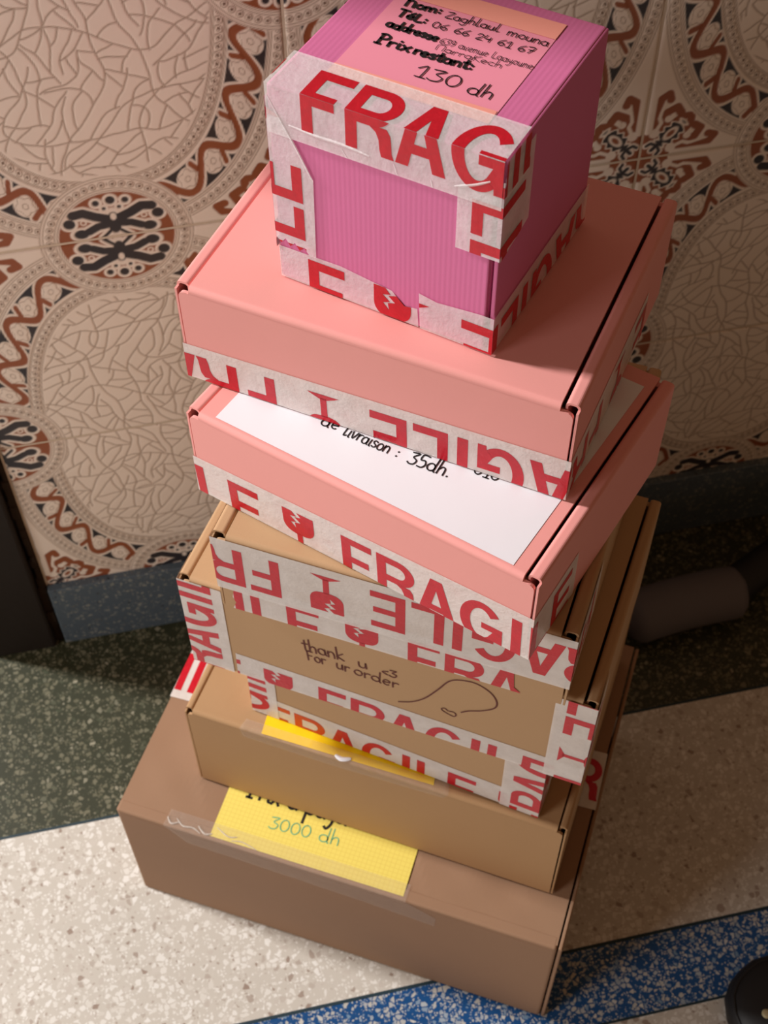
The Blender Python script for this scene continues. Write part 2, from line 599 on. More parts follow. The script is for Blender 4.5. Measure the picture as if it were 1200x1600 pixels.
def smooth_line(p, n=5):
    if len(p) < 3:
        return p
    out = []
    for i in range(len(p) - 1):
        p0, p1, p2, p3 = p[max(i - 1, 0)], p[i], p[i + 1], p[min(i + 2, len(p) - 1)]
        for j in range(n):
            t_ = j / n
            out.append(tuple(0.5 * ((2 * p1[a]) + (-p0[a] + p2[a]) * t_ + (2 * p0[a] - 5 * p1[a] + 4 * p2[a] - p3[a]) * t_ ** 2
                                    + (-p0[a] + 3 * p1[a] - 3 * p2[a] + p3[a]) * t_ ** 3) for a in (0, 1)))
    out.append(p[-1])
    return out


def ribbon(p, hw):
    """polyline to quads, half width hw"""
    n = len(p)
    L, R_ = [], []
    for i in range(n):
        a, b = p[max(i - 1, 0)], p[min(i + 1, n - 1)]
        dx, dy = b[0] - a[0], b[1] - a[1]
        l = math.hypot(dx, dy) or 1
        nx, ny = -dy / l * hw, dx / l * hw
        ex, ey = (dx / l * hw * (-.7 if i == 0 else .7 if i == n - 1 else 0), dy / l * hw * (-.7 if i == 0 else .7 if i == n - 1 else 0))
        L.append((p[i][0] + nx + ex, p[i][1] + ny + ey))
        R_.append((p[i][0] - nx + ex, p[i][1] - ny + ey))
    return [[L[i], L[i + 1], R_[i + 1], R_[i]] for i in range(n - 1)]


def write(text, a, b, size, hw):
    """quads of handwriting from baseline point a to b (mm), em height size"""
    tot = sum(HW[c][0] for c in text)
    L = math.hypot(b[0] - a[0], b[1] - a[1])
    sx = L / tot
    dx, dy = (b[0] - a[0]) / L, (b[1] - a[1]) / L
    out, x_ = [], 0
    r = random.Random(len(text) * 31 + ord(text[0]))
    for ch in text:
        w_, lines = HW[ch]
        j = r.uniform(-.03, .03)
        for ln in lines:
            pts = [(a[0] + dx * (x_ + px * sx) - dy * (py + j) * size, a[1] + dy * (x_ + px * sx) + dx * (py + j) * size)
                   for px, py in smooth_line(ln)]
            out += ribbon(pts, hw)
        x_ += w_ * sx
    return out


# ------------------------------------------------------------------ the setting: wall, tiles, baseboard, floor, doorway
TWD, THT = 0.2927, 0.2289       # tile width, height
Z1 = 0.5499                     # joint through the corner flowers
GAP = 0.0024


def superell(X, Y, a, b):
    return ((np.abs(X) / a) ** 2.5 + (np.abs(Y) / b) ** 2.5) ** 0.4


def seg_d(px, py, a, b):
    ax, ay = a
    bx, by = b
    vx, vy = bx - ax, by - ay
    t_ = np.clip(((px - ax) * vx + (py - ay) * vy) / (vx * vx + vy * vy + 1e-9), 0, 1)
    return np.hypot(px - ax - t_ * vx, py - ay - t_ * vy)


def line_d(px, py, pts):
    d_ = np.full(px.shape, 1e9)
    for i in range(len(pts) - 1):
        d_ = np.minimum(d_, seg_d(px, py, pts[i], pts[i + 1]))
    return d_


def tile_pattern(X, Y, W_, H_):
    """colour index maps and relief (mm) of one moulded tile; X in [-W/2, W/2], Y in [0, H] from the medallion's centre line"""
    cream = np.array(srgb(240, 226, 212)[:3])
    line = np.array(srgb(142, 118, 98)[:3])
    redc = np.array(srgb(146, 78, 46)[:3])
    navy = np.array(srgb(24, 30, 44)[:3])
    dotc = np.array(srgb(96, 66, 46)[:3])
    col = np.tile(cream, X.shape + (1,)).reshape(X.shape + (3,)).copy()
    hgt = np.zeros(X.shape)

    def paint(mask, c, soft=None):
        m = np.clip(mask, 0, 1)[..., None]
        col[:] = col * (1 - m) + c * m

    def sm(dist, w=0.55):            # 1 inside (dist<0), soft edge
        return np.clip(0.5 - dist / (2 * w), 0, 1)

    def carve(mask, dz):
        hgt[:] = hgt + np.clip(mask, 0, 1) * dz

    r1 = superell(X, Y, 97, 168)
    # crackled centre: long wandering cracks, then shorter ones that run from crack to crack
    g = np.random.RandomState(9)
    xs_, ys_ = X[0, :], Y[:, 0]
    edge = np.full(X.shape, 9.0)
    occ = {}

    def seg(p0, p1):
        i0, i1 = np.searchsorted(xs_, (min(p0[0], p1[0]) - 2.2, max(p0[0], p1[0]) + 2.2))
        j0, j1 = np.searchsorted(ys_, (min(p0[1], p1[1]) - 2.2, max(p0[1], p1[1]) + 2.2))
        if i1 > i0 and j1 > j0:
            w_ = edge[j0:j1, i0:i1]
            np.minimum(w_, seg_d(X[j0:j1, i0:i1], Y[j0:j1, i0:i1], p0, p1), out=w_)

    def walk(px, py, an, n, cross, wob_):
        pts_ = [(px, py)]
        turn = 0.0
        for i_ in range(n):
            turn = .75 * turn + g.normal(0, wob_)
            an += turn
            px, py = px + 1.6 * math.cos(an), py + 1.6 * math.sin(an)
            if abs(px) > 106 or py < -4 or py > 178:
                break
            pts_.append((px, py))
            if i_ > 1 and (int(px // 1.6), int(py // 1.6)) in occ and g.uniform() > cross:
                break
        return pts_

    def lay(pts_):
        for q0, q1 in zip(pts_[:-1], pts_[1:]):
            seg(q0, q1)
        for q0 in pts_:
            occ[(int(q0[0] // 1.6), int(q0[1] // 1.6))] = 1

    for k_ in range(8):
        lay(walk(-104, 6 + k_ * 23 + g.uniform(-5, 5), g.uniform(-.35, .35), 150, .97, .035))
    for k_ in range(7):
        lay(walk(-84 + k_ * 27 + g.uniform(-6, 6), -3, math.pi / 2 + g.uniform(-.3, .3), 130, .97, .035))
    for k_ in range(3600):
        px, py = g.uniform(-98, 98), g.uniform(0, 170)
        i_, j_ = min(np.searchsorted(xs_, px), len(xs_) - 1), min(np.searchsorted(ys_, py), len(ys_) - 1)
        j0, j1, i0, i1 = max(j_ - 4, 0), j_ + 5, max(i_ - 4, 0), i_ + 5
        if edge[j0:j1:2, i0:i1:2].min() < (1.2 if k_ < 700 else .75) or edge[j_, i_] < 1.9:
            continue
        an = g.choice([0.15, 1.45, 0.8, 2.3]) + g.normal(0, .35)
        pa, pb = walk(px, py, an, 16, 0, .05), walk(px, py, an + math.pi, 16, 0, .05)
        lay(pa[::-1] + pb[1:])
    inside = sm((r1 - 0.985) * 97)
    crack = sm(edge - 0.62, 0.5) * inside
    paint(crack * 0.75, line)
    carve(crack, -0.5)

    def ring_param(a, b):
        th = np.linspace(0, 2 * np.pi, 1441)
        cx, cy = np.cos(th), np.sin(th)
        k_ = 1.0 / superell(cx, cy, a, b)
        px, py = cx * k_, cy * k_
        s_ = np.concatenate([[0], np.cumsum(np.hypot(np.diff(px), np.diff(py)))])
        ang = np.mod(np.arctan2(Y, X), 2 * np.pi)
        s = np.interp(ang, th, s_)
        rad = np.hypot(X, Y)
        rr = superell(X, Y, a, b)
        nx = np.sign(X) * (np.abs(X) / a) ** 1.5 / a
        ny = np.sign(Y) * (np.abs(Y) / b) ** 1.5 / b
        nl = np.hypot(nx, ny) + 1e-9
        # distance to the curve to first order
        dr = (rr ** 2.5 - 1) / (2.5 * nl) / np.maximum(rr, .3) ** 1.5 * np.maximum(rr, .3) ** 0
        dr = (rr - 1) * rr ** 1.5 / (nl + 1e-9)
        return s, dr, s_[-1]

    def beads(s, dr, total, pitch, rad):
        n = round(total / pitch)
        p = total / n
        ds = np.mod(s, p) - p / 2
        d_ = np.hypot(ds, dr)
        paint(sm(np.abs(d_ - rad) - 0.42) * .9, line)
        paint(sm(d_ - rad * .45), dotc)
        carve(sm(d_ - rad), 0.35)
        carve(sm(d_ - rad * .38), -0.5)

    def groove(dr, w=0.45, k_=.8):
        paint(sm(np.abs(dr) - w) * k_, line)
        carve(sm(np.abs(dr) - w), -0.4)

    # inner bead band
    s, dr, tot = ring_param(102, 176)
    beads(s, dr, tot, 7.2, 2.7)
    for o_ in (-5.4, -3.8, 4.0, 5.4):
        groove(dr - o_)
    # vine band
    s, dr, tot = ring_param(122.5, 199)
    n = round(tot / 53)
    per = tot / n
    ph = np.mod(s, per) / per
    band = sm(np.abs(dr) - 14.2)
    amp = 11.2 * np.sin(2 * np.pi * ph)
    slope = 11.2 * 2 * np.pi / per * np.cos(2 * np.pi * ph)
    dv = np.abs(dr - amp) / np.sqrt(1 + slope ** 2 * 0.75)
    fl = np.full(X.shape, 1e9)
    fa = np.zeros(X.shape)
    for c_, q_ in ((.25, -2.2), (.75, 2.2)):
        du = (np.mod(ph - c_ + .5, 1) - .5) * per
        r_ = np.hypot(du, dr - q_)
        fa = np.where(r_ < fl, np.arctan2(dr - q_, du), fa)
        fl = np.minimum(fl, r_)
    # little leaf tails
    tail = np.full(X.shape, 1e9)
    for c_, sg in ((.25, 1), (.75, -1)):
        du = (np.mod(ph - c_ + .5, 1) - .5) * per
        tail = np.minimum(tail, seg_d(du, dr * sg, (11.5, -3.0), (8.5, -11.0)))
    paint(band, navy)
    paint(band * np.maximum(np.maximum(sm(dv - 5.6), sm(fl - 10.0)), sm(tail - 4.4)), cream)
    pet = fl - (7.6 + 1.1 * np.cos(5 * fa))
    paint(band * sm(np.abs(pet) - 0.4) * .7, line)
    paint(band * sm(np.abs(fl - 2.4) - 0.35) * .8, line)
    paint(band * sm(dv - 3.3), redc)
    paint(band * sm(tail - 2.3), redc)
    carve(band * sm(pet), 0.35)
    carve(band * sm(dv - 2.9), -0.35)
    # outer bead band
    s, dr, tot = ring_param(144.5, 221)
    beads(s, dr, tot, 7.2, 2.6)
    for o_ in (-6.6, -4.6, 4.2, 6.4):
        groove(dr - o_)
    outer = superell(X, Y, 152, 228) > 1.0

    # corner flowers
    p, q = W_ / 2 - np.abs(X), H_ - Y
    cor = np.full(X.shape, 0.0)
    pp, qq = np.minimum(p, q), np.maximum(p, q)      # symmetric about the diagonal
    rd = np.hypot(p, q)
    red_ = sm(rd - 43)
    red_ = np.maximum(red_, sm(line_d(pp, qq, [(9, 20), (7, 44), (11, 60), (17, 64), (19, 58)]) - 3.6))
    red_ = np.maximum(red_, sm(line_d(pp, qq, [(16, 30), (18, 46), (26, 50), (30, 44)]) - 3.8))
    red_ = np.maximum(red_, sm(line_d(pp, qq, [(24, 34), (32, 40), (38, 40)]) - 3.6))
    red_ = np.minimum(red_, 1 - sm(line_d(pp, qq, [(3, 30), (3, 80)]) - 4.4))
    om = outer.astype(float)
    paint(om * red_, redc)
    lobes = np.maximum(sm(np.hypot(pp - 9.5, qq - 26) - 4.6), sm(np.hypot(pp - 20, qq - 39) - 3.4))
    lobes = np.maximum(lobes, sm(line_d(pp, qq, [(10, 27), (14, 36), (12, 41)]) - 1.7))
    paint(om * lobes, cream)
    uu, ww = (p + q) / 1.4142, (p - q) / 1.4142
    leaf = np.hypot((uu - 34) / 1.75, ww) - 7.4
    leaf = leaf - 1.3 * np.cos(uu * .9)
    stem = np.minimum(line_d(uu, np.abs(ww), [(13, 0), (26, 0)]) - 1.8, line_d(uu, np.abs(ww), [(19, 0), (17, 6), (13, 7)]) - 1.5)
    nv = np.minimum(leaf, stem)
    paint(om * sm(nv - 1.7), cream)
    paint(om * sm(nv), navy)
    paint(om * sm(np.hypot((uu - 34) / 1.9, ww) - 4.2), cream)
    paint(om * sm(np.hypot((uu - 34) / 1.9, ww) - 2.2), redc)
    carve(om * red_, -0.3)

    # small round medallions on the joints
    for p, q in ((np.abs(X), H_ - Y), (W_ / 2 - np.abs(X), Y)):
        rd = np.hypot(p, q)
        disc = sm(rd - 62)
        paint(disc, cream)
        hgt[:] = np.where(rd < 62, 0, hgt)
        ang = np.arctan2(q, p)
        pitch = 7.0 / 54
        ds = (np.mod(ang, pitch) - pitch / 2) * 54
        d_ = np.hypot(ds, rd - 54)
        paint(sm(np.abs(d_ - 2.6) - .42) * .9, line)
        paint(sm(d_ - 1.2), dotc)
        carve(sm(d_ - 2.6), 0.35)
        for o_ in (61, 58.6, 49.6, 47.4):
            groove(rd - o_)
        inn = sm(rd - 46)
        paint(inn, redc)
        carve(inn, -0.3)
        body = np.hypot(p / 1.0, (q - 16) / 1.9) - 5.6
        wing1 = np.minimum(line_d(p, q, [(4, 20), (14, 24), (23, 29), (31, 28)]) - 4.3, np.hypot(p - 35, q - 20) - 4.8)
        wing2 = np.minimum(line_d(p, q, [(4, 15), (13, 14), (21, 10)]) - 3.6, np.hypot((p - 27) / 1.3, q - 8.5) - 4.6)
        dots = np.minimum(np.minimum(np.hypot(p, q - 38.5) - 3.8, np.hypot(p - 11.5, q - 37) - 2.8), np.hypot(p - 6, q - 31) - 1.6)
        feet = line_d(p, q, [(3, 9), (11, 2)]) - 1.5
        nv = np.minimum(np.minimum(np.minimum(body, wing1), np.minimum(wing2, dots)), feet)
        paint(inn * sm(nv - 2.5), cream)
        carve(inn * sm(nv - 2.5), 0.4)
        paint(inn * sm(nv), navy)
        carve(inn * sm(nv), -0.4)
        paint(inn * sm(np.hypot(p, (q - 22) / 1.5) - 2.4), cream)
        paint(inn * sm(np.hypot(p - 24, q - 19.5) - 2.8), cream)
        paint(inn * sm(np.hypot(p - 24, q - 19.5) - 1.3), redc)
    return col, hgt


def make_tile_mesh():
    W_, H_ = (TWD - GAP) * 1000, (THT - GAP) * 1000
    step = 1.0
    nx, nz = int(W_ / step) + 1, int(H_ / step) + 1
    xs, ys = np.linspace(-W_ / 2, W_ / 2, nx), np.linspace(0, H_, nz)
    X, Y = np.meshgrid(xs, ys)
    col, hgt = tile_pattern(X, Y, TWD * 1000, THT * 1000)
    bev = np.minimum(np.minimum(W_ / 2 - np.abs(X), Y), H_ - Y)
    hgt = hgt * np.clip(bev / 2, 0, 1)
    drop = np.where(bev < 0.1, 0.9, np.where(bev < 1.2, 0.35, 0))
    n = nx * nz
    co = np.zeros((n, 3), dtype=np.float32)
    co[:, 0] = X.ravel() * MM
    co[:, 1] = (-hgt + drop).ravel() * MM
    co[:, 2] = (Y.ravel() - H_ / 2) * MM
    idx = np.arange(n).reshape(nz, nx)
    q = np.stack([idx[:-1, :-1], idx[:-1, 1:], idx[1:, 1:], idx[1:, :-1]], -1).reshape(-1, 4)
    # skirt down to the bed
    ring = np.concatenate([idx[0, :], idx[1:, -1], idx[-1, -2::-1], idx[-2:0:-1, 0]])
    m = len(ring)
    back = co[ring].copy()
    back[:, 1] = 0.0016
    co = np.concatenate([co, back])
    bi = n + np.arange(m)
    sk = np.stack([ring, bi, np.roll(bi, -1), np.roll(ring, -1)], -1)
    faces = np.concatenate([q, sk]).astype(np.int32)
    me = bpy.data.meshes.new('tile')
    me.vertices.add(len(co))
    me.vertices.foreach_set('co', co.ravel())
    me.loops.add(faces.size)
    me.loops.foreach_set('vertex_index', faces.ravel())
    me.polygons.add(len(faces))
    me.polygons.foreach_set('loop_start', np.arange(0, faces.size, 4, dtype=np.int32))
    me.polygons.foreach_set('use_smooth', np.ones(len(faces), dtype=bool))
    me.update(calc_edges=True)
    ca = me.color_attributes.new('glaze', 'FLOAT_COLOR', 'POINT')
    cc = np.ones((len(co), 4), dtype=np.float32)
    cc[:n, :3] = col.reshape(-1, 3)
    cc[n:, :3] = np.array(srgb(190, 172, 150)[:3])
    ca.data.foreach_set('color', cc.ravel())
    me.validate()
    return me


t = NT('glazed_moulded_tile')
at = t.n('ShaderNodeAttribute', attribute_name='glaze')
v = t.coord()
wash = t.noise(v, 30, 3)
colr = t.mix(t.math('MULTIPLY', wash, 0.12), at.outputs['Color'], srgb(170, 140, 110))
M['tile'] = t.finish(t.principled(colr, 0.38, t.bump(t.noise(v, 180, 2), 0.06, 0.001), 0.4))
M['grout'] = mat_plain('tile_grout', srgb(206, 190, 170), 0.9, 0.1, 0.3, 200)
M['plaster'] = mat_plain('room_plaster', srgb(190, 170, 150), 0.9, 0.1, 0.3, 20)

WX0, WX1 = -0.5896, 2 * TWD
bm = bmesh.new()
slab(bm, WX0, 2.4, 0.0011, 0.14, 0.0, 2.4)
wall = bm_obj('wall_back', bm, M['grout'])
tag(wall, 'cream wall of moulded oriental tiles behind the stack', kind='structure')
me = make_tile_mesh()
me.materials.append(M['tile'])
me_first = True
for r in range(-2, 2):
    for c_ in range(-2, 2):
        o = bpy.data.objects.new('tile', me)
        COL.objects.link(o)
        o.parent = wall
        zc = Z1 + (r + 0.5) * THT
        o.location = ((c_ + 0.5) * TWD, 0, zc)
        if r % 2 == 0:                 # medallion centre on the upper joint: tile laid upside down
            o.rotation_euler = (0, math.pi, 0)

M['base_terrazzo'] = mat_terrazzo('blue_grey_terrazzo', srgb(84, 97, 108), [(0, srgb(112, 122, 126)), (.6, srgb(140, 144, 138)), (1, srgb(64, 70, 78))], 220, 0.28, srgb(40, 44, 50), 0.5)
bm = bmesh.new()
slab(bm, WX0 + 0.004, 2.4, -0.009, 0.001, 0.0, 0.101, 0.0015)
bb = bm_obj('baseboard_back', bm, M['base_terrazzo'])
tag(bb, 'blue-grey terrazzo skirting under the tiled wall', kind='structure')

# floor
GY, BY, BY2 = -0.2269, -0.4591, -0.5305
M['beige_t'] = mat_terrazzo('beige_terrazzo', srgb(206, 199, 188), [(0, srgb(240, 237, 231)), (.62, srgb(226, 221, 212)), (.84, srgb(196, 186, 175)), (1, srgb(150, 128, 114))], 170, 0.60, srgb(112, 90, 78), 0.3)
M['green_t'] = mat_terrazzo('green_terrazzo', srgb(54, 56, 38), [(0, srgb(92, 90, 68)), (.5, srgb(126, 122, 100)), (.85, srgb(66, 72, 52)), (1, srgb(164, 158, 136))], 190, 0.50, srgb(18, 24, 22), 0.4)
M['blue_t'] = mat_terrazzo('blue_terrazzo', srgb(18, 76, 132), [(0, srgb(206, 200, 186)), (.6, srgb(184, 186, 186)), (.85, srgb(120, 150, 176)), (1, srgb(224, 218, 204))], 225, 0.54, srgb(16, 26, 44), 0.35)
M['divider'] = mat_plain('dark_teal_divider', srgb(28, 52, 62), 0.5)
bm = bmesh.new()
FX0, FX1 = -2.6, 2.4
slab(bm, FX0, FX1, BY, GY, -0.03, 0)
slab(bm, FX0, FX1, -2.6, BY2, -0.03, 0)
floor = bm_obj('floor', bm, M['beige_t'])
tag(floor, 'beige terrazzo floor with inlaid green and blue bands', kind='structure')
bm = bmesh.new()
slab(bm, FX0, FX1, GY, 1.3, -0.03, 0)
o = bm_obj('green_band', bm, M['green_t'], floor)
o['label'] = 'dark green terrazzo band along the wall'
bm = bmesh.new()
slab(bm, FX0, FX1, BY2, BY, -0.03, 0)
o = bm_obj('blue_band', bm, M['blue_t'], floor)
o['label'] = 'bright blue terrazzo band'
for yy, hw in ((GY, .0013), (BY, .0015), (BY2, .0011)):
    bm = bmesh.new()
    slab(bm, FX0, FX1, yy - hw, yy + hw, -0.002, 0.0004)
    bm_obj('divider_strip', bm, M['divider'], floor)

# the dark doorway beside the wall's left end
M['jamb'] = mat_plain('blackened_wood', srgb(34, 27, 22), 0.7, 0.3, 0.5, 40)
M['mortar'] = mat_plain('crumbling_mortar', srgb(52, 42, 34), 0.95, 0.1, 0.8, 90)
bm = bmesh.new()
slab(bm, -0.662, WX0 - 0.006, -0.012, 0.10, 0.0, 2.1, 0.003)
jamb = bm_obj('door_1', bm, M['jamb'])
tag(jamb, 'blackened wooden door jamb at the left end of the tiled wall', kind='structure')
# ragged mortar edge between jamb and tiles
bm = bmesh.new()
r = random.Random(3)
zz = 0.0
while zz < 1.25:
    hh = r.uniform(0.008, 0.02)
    wd = r.uniform(0.002, 0.006) + (r.uniform(.004, .014) if zz < 0.09 else 0)
    slab(bm, WX0 - wd, WX0 + 0.003, r.uniform(-0.006, -0.001), 0.05, zz, zz + hh + .002, 0.0015, 1)
    zz += hh
bm_obj('mortar_edge', bm, M['mortar'], jamb)

# ------------------------------------------------------------------ boxes
DIM = {
    'B8': (-0.5312, -0.3076, -0.5351, 0.4030, 0.3060, 0.1757, 0.0),
    'B7': (-0.4537, -0.2937, -0.5572, 0.3238, 0.2429, 0.1238, 0.1757),
    'B6': (-0.3973, -0.3063, -0.6140, 0.2442, 0.1832, 0.0876, 0.2994),
    'B5': (-0.4348, -0.3031, -0.5696, 0.3034, 0.1802, 0.1127, 0.3871),
    'B4': (-0.4069, -0.3345, -0.5530, 0.2426, 0.2352, 0.0832, 0.4998),
    'B3': (-0.4085, -0.2982, -0.7775, 0.2447, 0.1764, 0.0800, 0.5830),
    'B2': (-0.4025, -0.2716, -0.6298, 0.2463, 0.1853, 0.0777, 0.6630),
    'B1': (-0.3398, -0.2794, -0.7134, 0.1335, 0.1258, 0.1308, 0.7407),
}


def B(key, name):
    x_, y_, a_, w_, d_, h_, z_ = DIM[key]
    b = Box(name, x_, y_, a_, w_, d_, h_ - 0.0012, z_ + (0.0 if key == 'B8' else 0.0002))
    return b


def sheet(bm, x0, x1, y0, y1, z, thick, nx, ny, amp, seed, edge_r=0.002):
    """panel with a gently crumpled upper surface"""
    r = random.Random(seed)
    px = [r.uniform(0, 6.28) for _ in range(6)]
    V = {}
    for i in range(nx + 1):
        for j in range(ny + 1):
            fx, fy = i / nx, j / ny
            xx, yy = x0 + (x1 - x0) * fx, y0 + (y1 - y0) * fy
            e_ = min(fx, 1 - fx, fy, 1 - fy)
            wv = (math.sin(xx * 60 + yy * 22 + px[0]) * math.sin(yy * 45 - xx * 12 + px[1]) + .6 * math.sin(xx * 130 + px[2] + yy * 40) * math.sin(yy * 95 + px[3])
                  + 1.1 * (1 - 2 * abs(math.sin(xx * 31 + yy * 17 + px[4])) ** .5) * math.sin(yy * 21 + xx * 9 + px[5]))
            V[i, j] = bm.verts.new((xx, yy, z - amp * (0.5 + 0.35 * wv) * min(1, e_ * 7 + .25)))
    for i in range(nx):
        for j in range(ny):
            bm.faces.new((V[i, j], V[i + 1, j], V[i + 1, j + 1], V[i, j + 1]))
    # skirt
    ring = [(i, 0) for i in range(nx)] + [(nx, j) for j in range(ny)] + [(i, ny) for i in range(nx, 0, -1)] + [(0, j) for j in range(ny, 0, -1)]
    low = [bm.verts.new((V[k_].co.x, V[k_].co.y, z - thick)) for k_ in ring]
    n = len(ring)
    for k_ in range(n):
        bm.faces.new((V[ring[k_]], low[k_], low[(k_ + 1) % n], V[ring[(k_ + 1) % n]]))
    bm.faces.new(low)


def mailer(key, name, label, mat, rim=0.009, gapl=0.0009, gapr=0.0018, crumple=0.0, seed=1):
    b = B(key, name)
    tag(b.e, label, 'box')
    w, d, h = b.w, b.d, b.h
    th = 0.0022
    # tray
    bm = bmesh.new()
    slab(bm, rim, w - rim, 0.003, d - 0.001, 0.0, 0.003)
    slab(bm, rim, w - rim, d - 0.004, d, 0.0, h - 0.004)
    slab(bm, rim, w - rim, 0.0045, 0.0065, 0.002, h - 0.008)
    b.part('tray', bm, mat)
    # rolled side walls, hollow inside
    for sgn in (0, 1):
        bm = bmesh.new()
        tp = 0.0014
        rr = 0.0026
        outer = [(0, 0.0)] + [(rr - rr * math.cos(math.radians(a)), h - rr + rr * math.sin(math.radians(a))) for a in range(0, 91, 18)] \
            + [(rim - rr + rr * math.sin(math.radians(a)), h - rr + rr * math.cos(math.radians(a))) for a in range(0, 91, 18)] + [(rim, 0.0)]
        inner = [(rim - tp, 0.0), (rim - tp, h - rr), (rim - rr, h - tp), (rr, h - tp), (tp, h - rr), (tp, 0.0)]
        prof = outer + inner
        if sgn:
            prof = [(w - a, c_) for a, c_ in prof]
        extrude_profile(bm, prof, 0.0035, d, 'y')
        x0, x1 = (0, tp) if not sgn else (w - tp, w)
        slab(bm, x0, x1, 0.0003, 0.0040, 0.0, h - 0.0035)
        # closed bottom so that the tunnel is dark
        xa, xb = (tp, rim - tp) if not sgn else (w - rim + tp, w - tp)
        slab(bm, xa, xb, 0.012, d, 0.0, 0.002)
        b.part('side_wall', bm, mat)
    # lid: top panel with a rounded fold
    xl, xr = rim + gapl, w - rim - gapr
    bm = bmesh.new()
    R_ = 0.0034
    prof = [(d, h - th), (d, h)]
    top_y = R_
    prof += [(top_y - R_ * math.sin(math.radians(a)), h - R_ + R_ * math.cos(math.radians(a))) for a in range(0, 91, 15)]
    prof += [(0, h - 0.0048), (th, h - 0.0048), (th, h - R_)]
    prof += [(R_ + 0.0004, h - th)]
    if crumple:
        extrude_profile(bm, [(q[0] if q[0] < d else 0.006, q[1]) for q in prof], xl, xr, 'x')
        sheet(bm, xl, xr, 0.0034, d, h, th, 40, 30, crumple, seed)
    else:
        extrude_profile(bm, prof, xl, xr, 'x')
    lid = b.part('lid', bm, mat)
    # front flap, wider than the lid, with rounded upper corners
    bm = bmesh.new()
    ta = h - 0.0046
    cr_ = 0.0042
    x0, x1 = 0.0022, w - 0.0026
    prof = [(x0, 0.0006), (x1, 0.0006)]
    prof += [(x1 - cr_ + cr_ * math.cos(math.radians(a)), ta - cr_ + cr_ * math.sin(math.radians(a))) for a in range(0, 91, 18)]
    prof += [(x0 + cr_ - cr_ * math.sin(math.radians(a)), ta - cr_ + cr_ * math.cos(math.radians(a))) for a in range(0, 91, 18)]
    extrude_profile(bm, prof, 0.0, th, 'y')
    b.part('front_flap', bm, mat)
    return b


def note(b, name, poly, mat, face='T', lvl=1.0, label=None):
    return b.decal(name, [(face, poly)], M[mat], b.e, 0.0003 * lvl, label)


def scrawl(b, parent, face, items, mat, lvl=2.0, label=None):
    polys = []
    for text, a, c_, size, hw in items:
        polys += [(face, q) for q in write(text, a, c_, size, hw)]
    return b.decal('handwriting', polys, M[mat], parent, 0.0003 * lvl, label)


# ---- B8: large brown carton at the bottom
b8 = B('B8', 'carton')
tag(b8.e, 'largest dull brown carton standing on the floor at the bottom of the stack', 'box')
w, d, h = b8.w, b8.d, b8.h
bm = bmesh.new()
slab(bm, 0.0, w - 0.0045, 0.0, d, 0.0, h - 0.0035, 0.0028, 3)
b8.part('body', bm, M['brown'])
bm = bmesh.new()
slab(bm, w - 0.0032, w, 0.0012, d, 0.0, h - 0.001, 0.0008, 1)
b8.part('side_panel', bm, M['brown'])
bm = bmesh.new()
slab(bm, 0.0, w - 0.0046, 0.0, 0.012, h - 0.0065, h, 0.0024, 3)
sheet(bm, 0.0008, w - 0.0048, 0.0034, d, h, 0.004, 80, 60, 0.0014, 4)
b8.part('lid', bm, M['brown'])
b8.tape([('T', 125.2 - PER, 119.5 - PER * .0314 + 118.7 * .0314, 1.8, [(-1, 100), (200, 100), (200, 220), (-1, 220)], 60, 500),
         ('T', 347.0, 129.0, 1.8, [(200, 100), (404, 100), (404, 220), (200, 220)], -200, 53.9),
         ],
        lvl=1, label='white tape printed in red across the top')
nt = note(b8, 'paper_note', [(88.5, 3.0), (264.8, 3.6), (263.2, 78.0), (86.6, 78.0)], 'squared', label='yellow squared note paper')
scrawl(b8, nt, 'T', [('3000 dh', (133.5, 25.5), (198.5, 28.8), 14, .45)], 'green_ink')
scrawl(b8, nt, 'T', [('Prix à payer', (105.5, 47.4), (203, 48.6), 22, 1.15)], 'ink', 2.0)
o = b8.decal('clear_tape', [('T', [(46, -.9), (268, -.9), (268, 15), (47, 15.5)]), ('F', [(46, 174.5 + .9), (66, 152), (120, 151), (226, 147), (294, 142), (295, 160), (268, 174.5 + .9)])],
             M['clear'], b8.e, 0.0009, 'glossy clear tape over the front edge')

# ---- B7
b7 = mailer('B7', 'mailer_box', 'plain tan mailer box with bright yellow paper on its lid, standing on the brown carton', M['kraft2'], 0.0065, 0.0006, 0.0010, 0.0012, 9)
note(b7, 'paper_sheet', [(68.6, 0.8), (214.5, 3.8), (209, 40), (64, 40)], 'yellow', label='bright yellow paper')
b7.decal('clear_tape', [('T', [(50, -.9), (228, -.9), (226, 9), (52, 9)]), ('F', [(50, 122.6 + .9), (52, 111), (130, 110), (224, 116), (228, 122.6 + .9)])], M['clear'], b7.e, 0.0009, 'clear tape over the front edge')

# ---- B6
b6 = mailer('B6', 'mailer_box', 'smallest tan mailer box banded by red and white tape, lying on the yellow paper', M['kraft'], 0.006, 0.0006, 0.0008)
b6.tape([('F', 11.5, -27.7, -0.5, None, -30, 260), ('R', 11.5 - 244.2, -29.5, 0, None, 225, 300)], lvl=1, label='white tape printed FRAGILE along the lower front edge')
b6.tape([('F', 23.2, -81.5, 90, None, 70, 300), ('LM', 23.2, -81.5, 90, None, 70, 300)], lvl=2, label='printed tape round the left corner')
b6.tape([('F', 270.5, -17.4, 90, None, -5, 140), ('R', 270.5 - 244.2, -17.4, 90, None, -5, 140)], lvl=3, label='printed tape round the right corner')

